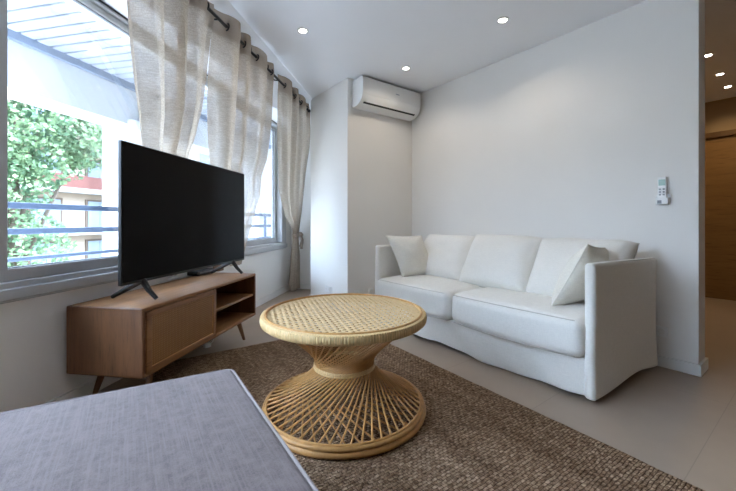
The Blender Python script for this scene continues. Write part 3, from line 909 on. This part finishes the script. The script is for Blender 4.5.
def outlet(label, loc, rotz, sockets=1):
    t = thing('power_outlet', label, 'outlet', loc, rotz)
    for k in range(sockets):
        dx = (k - (sockets - 1) / 2) * .075
        bm = B(); rbox(bm, (dx, -.005, 0), (.07, .009, .07), .004, 2); p_ = obj('cover_plate', bm, M['white_pl'], t)
        bm = B()
        tube(bm, [(dx, -.0098, 0), (dx, -.0101, 0)], .019, 20)
        obj('socket', bm, M['trim'], p_)
outlet('double outlet low on the white column by the curtained corner', (XC, 3.49, .20), -PI / 2, 2)
outlet('left outlet of the two behind the table, low on the air conditioner wall', (2.165, YA, .20), 0)
outlet('right outlet of the two behind the table, low on the air conditioner wall', (2.36, YA, .20), 0)
outlet('outlet low on the right wall just past the end of the sofa', (XS, .70, .235), -PI / 2)

# ------------------------------------------------------------------ balcony and outside
OUT = (90 - 49) * PI / 180     # the balcony edge runs a few degrees off the window wall
eb = Vector((math.sin(math.radians(49)), math.cos(math.radians(49)), 0)); en = Vector((-eb.y, eb.x, 0))
def outside(name, bm, m, kind=True, smooth=False, parent=None):
    o = obj(name, bm, m, parent, smooth, rotz=OUT if not parent else 0)
    if kind and not parent: o['kind'] = 'structure'
    return o
# soffit of slats (local frame: x along the balcony edge, y outwards)
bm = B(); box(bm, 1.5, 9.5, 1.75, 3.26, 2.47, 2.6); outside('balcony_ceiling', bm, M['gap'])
bm = B()
x = 1.52
while x < 9.4:
    box(bm, x, x + .092, 1.78, 3.22, 2.425, 2.47, .006, 1); x += .112
outside('balcony_slats', bm, M['tile_soffit'])
bm = B(); box(bm, 1.5, 9.5, 3.195, 3.235, 2.365, 2.47); outside('balcony_fascia', bm, M['fascia'])
bm = B(); box(bm, 1.5, 9.5, 3.24, 3.55, 2.0, 2.75); outside('balcony_beam', bm, M['slab'])
bm = B(); box(bm, -5, 9.5, -3.5, 1.95, 2.72, 3.5); outside('added_sun_block', bm, M['slab'])  # unseen mass added above the room to keep sun from leaking in
bm = B(); box(bm, -4, 9.5, 1.9, 3.45, -.25, -.05); outside('balcony_deck', bm, M['slab'])
bm = B(); lathe(bm, [(0, -.05), (.28, -.05), (.28, 2.05), (0, 2.05)], 48, tuple(Vector((3.29, 3.40, 0)))); outside('balcony_column', bm, M['slab'], True, True)
bm = B(); box(bm, 8.4, 8.7, 1.9, 3.5, -.05, 2.45); outside('balcony_end_wall', bm, M['slab'])
bm = B(); box(bm, 5.75, 6.95, 3.25, 3.55, -.05, 2.05); outside('balcony_pier', bm, M['slab'])
spot_l = D.objects.new('balcony_railing', None); C.objects.link(spot_l); spot_l.rotation_euler = (0, 0, OUT); spot_l.location = (0, 0, -.05)
tag(spot_l, 'grey blue metal balcony railing with horizontal bars outside the window', 'railing')
for z, hh in ((1.09, .046), (.902, .046), (.70, .03), (.50, .03), (.30, .03)):
    bm = B(); box(bm, -4, 8.4, 3.0, 3.035, z - hh / 2 + .05, z + hh / 2 + .05, .006); outside('rail', bm, M['rail'], False, True, spot_l)
for x in (-3.2, -.2, 1.35, 4.2, 5.6, 6.55, 7.4):
    bm = B(); box(bm, x - .022, x + .022, 3.03, 3.06, 0, 1.17, .004); outside('post', bm, M['rail'], False, True, spot_l)

bm = B(); box(bm, -80, 90, 3.6, 120, -7.2, -7); outside('ground', bm, M['ground'])

def building(name, label, loc, rotz, w, d, h, base, floors, cols, fh, mats, win_z, win_w=1.6, win_h=1.9, parapets=()):
    t = thing(name, label, 'building', loc, rotz)
    bm = B(); box(bm, -w / 2, w / 2, 0, d, 0, h); obj('wall', bm, mats[0], t, False)
    for f_ in range(floors):
        z = base + f_ * fh
        bm = B(); box(bm, -w / 2 - .1, w / 2 + .1, -.9, 0, z - .30, z + .02); obj('balcony_slab', bm, M['facade_w'], t, False)
        if f_ in parapets:
            bm = B(); box(bm, -w / 2 - .1, w / 2 + .1, -.9, -.78, z + .02, z + .85); obj('parapet', bm, M['brick'], t, False)
        for k in range(cols):
            x = -w / 2 + w * (k + .5) / cols
            zz = z + win_z
            bm = B(); box(bm, x - win_w / 2 - .14, x + win_w / 2 + .14, -.07, .03, zz - .12, zz + win_h + .12)
            fr = obj('window', bm, mats[1], t, False)
            bm = B()
            for q in (-1, 1):
                box(bm, x + q * win_w / 4 - win_w / 4 + .02, x + q * win_w / 4 + win_w / 4 - .02, -.11, -.06, zz, zz + win_h)
                for i in range(9): box(bm, x + q * win_w / 4 - win_w / 4 + .08, x + q * win_w / 4 + win_w / 4 - .08, -.125, -.1, zz + .1 + i * win_h / 9.5, zz + .2 + i * win_h / 9.5)
            obj('shutter', bm, M['shutter'], fr, False)
    return t
pb = eb * 19 + en * 24.5
b1 = building('apartment_building', 'cream apartment building with shutters and brick red parapet seen through the left window', (pb.x, pb.y, -5.2), OUT, 14.0, 8, 16, 0, 5, 4, 2.8, (M['facade'], M['surround']), .22, 1.7, 1.8, (3,))
pb2 = eb * 46 + en * 25
b2 = building('apartment_building', 'white apartment building with terracotta balcony seen in the gap between the curtains', (pb2.x, pb2.y, -7), OUT, 30, 10, 26, 1.2, 7, 8, 3.0, (M['facade_w'], M['facade']), .35, 1.6, 1.7, (4, 5))

def tree(name, label, base, blobs, n, leaf, seed, trunk_to):
    rnd = random.Random(seed)
    t = thing(name, label, 'tree', base)
    bv = Vector(base)
    bm = B(); tt = Vector(trunk_to) - bv
    tube(bm, [(0, 0, 0), tuple(tt * .35 + Vector((.08, .05, 0))), tuple(tt * .7), tuple(tt)], [.2, .16, .12, .05], 10)
    for (c_, r_) in blobs:
        tube(bm, [tuple(tt * .62), tuple((tt * .62).lerp(Vector(c_) - bv, .55) + Vector((0, 0, .15))), tuple(Vector(c_) - bv)], [.06, .04, .012], 7)
    obj('trunk', bm, M['bark'], t)
    bm = B()
    tot = sum(r[0] * r[1] * r[2] for _, r in blobs)
    for (c_, r_) in blobs:
        cnt = int(n * r_[0] * r_[1] * r_[2] / tot)
        for _ in range(cnt):
            while True:
                p = Vector((rnd.uniform(-1, 1), rnd.uniform(-1, 1), rnd.uniform(-1, 1)))
                if .12 < p.length < 1: break
            cl = noise.noise(p * 3 + Vector((seed, 0, 0)))
            if cl < -.05: continue
            p = Vector((p.x * r_[0], p.y * r_[1], p.z * r_[2])) + Vector(c_) - bv
            a = Vector((rnd.gauss(0, 1), rnd.gauss(0, 1), rnd.gauss(0, .6))).normalized(); b_ = a.orthogonal().normalized()
            b_ = (b_ + a.cross(b_) * rnd.uniform(-1, 1)).normalized()
            l = leaf * rnd.uniform(.6, 1.3); w = l * .42; nn = a.cross(b_) * l * .1
            vs = [bm.verts.new(p), bm.verts.new(p + a * l * .5 + b_ * w + nn), bm.verts.new(p + a * l), bm.verts.new(p + a * l * .5 - b_ * w + nn)]
            bm.faces.new(vs)
    obj('foliage', bm, M['leaf'], t, False)
tree('broadleaf_tree', 'leafy green tree outside the left window pane', (-1.9, 11.2, -7),
     [((-1.25, 11.1, 3.2), (1.35, 1.3, 1.45)), ((-.30, 11.9, 3.5), (1.15, 1.0, 1.15)), ((-1.9, 10.9, 1.9), (1.0, 1.0, 1.0)), ((-1.35, 11.0, .35), (.75, .8, .85)), ((-2.2, 11.2, 4.6), (1.4, 1.2, 1.2)), ((-2.6, 10.8, 0), (1.0, 1, 1.3))],
     30000, .115, 3, (-1.6, 11.1, 3.4))

# ------------------------------------------------------------------ daylight
wd = D.worlds.new('World'); sc.world = wd; wd.use_nodes = True
bg = wd.node_tree.nodes['Background']
tcw = wd.node_tree.nodes.new('ShaderNodeTexCoord'); sp = wd.node_tree.nodes.new('ShaderNodeSeparateXYZ'); mr = wd.node_tree.nodes.new('ShaderNodeMapRange')
wd.node_tree.links.new(tcw.outputs['Generated'], sp.inputs[0]); wd.node_tree.links.new(sp.outputs[2], mr.inputs[0])
mr.inputs[1].default_value = .0; mr.inputs[2].default_value = .45
mxw = wd.node_tree.nodes.new('ShaderNodeMix'); mxw.data_type = 'RGBA'
mxw.inputs[6].default_value = (1.9, 2.1, 2.35, 1); mxw.inputs[7].default_value = (8.6, 10.6, 14.0, 1)
wd.node_tree.links.new(mr.outputs[0], mxw.inputs[0]); wd.node_tree.links.new(mxw.outputs[2], bg.inputs[0])
bg.inputs[1].default_value = 1

sun = D.lights.new('sun', 'SUN'); sun.energy = 12; sun.angle = math.radians(1.0); sun.color = (1, .95, .88)
so_ = D.objects.new('sun', sun); C.objects.link(so_)
so_.rotation_euler = (WP(-.6, -.02) + Vector((0, 0, .8))).to_track_quat('Z', 'Y').to_euler()

# ------------------------------------------------------------------ camera
cam = D.cameras.new('camera'); co = D.objects.new('camera', cam); C.objects.link(co)
cam.sensor_width = 36; cam.lens = 350 / 736 * 36; cam.shift_y = (222 - 245.5) / 736
cam.clip_start = .02; cam.clip_end = 400
co.location = (0, 0, .97); co.rotation_euler = (PI / 2, 0, -math.radians(36.85))
sc.camera = co
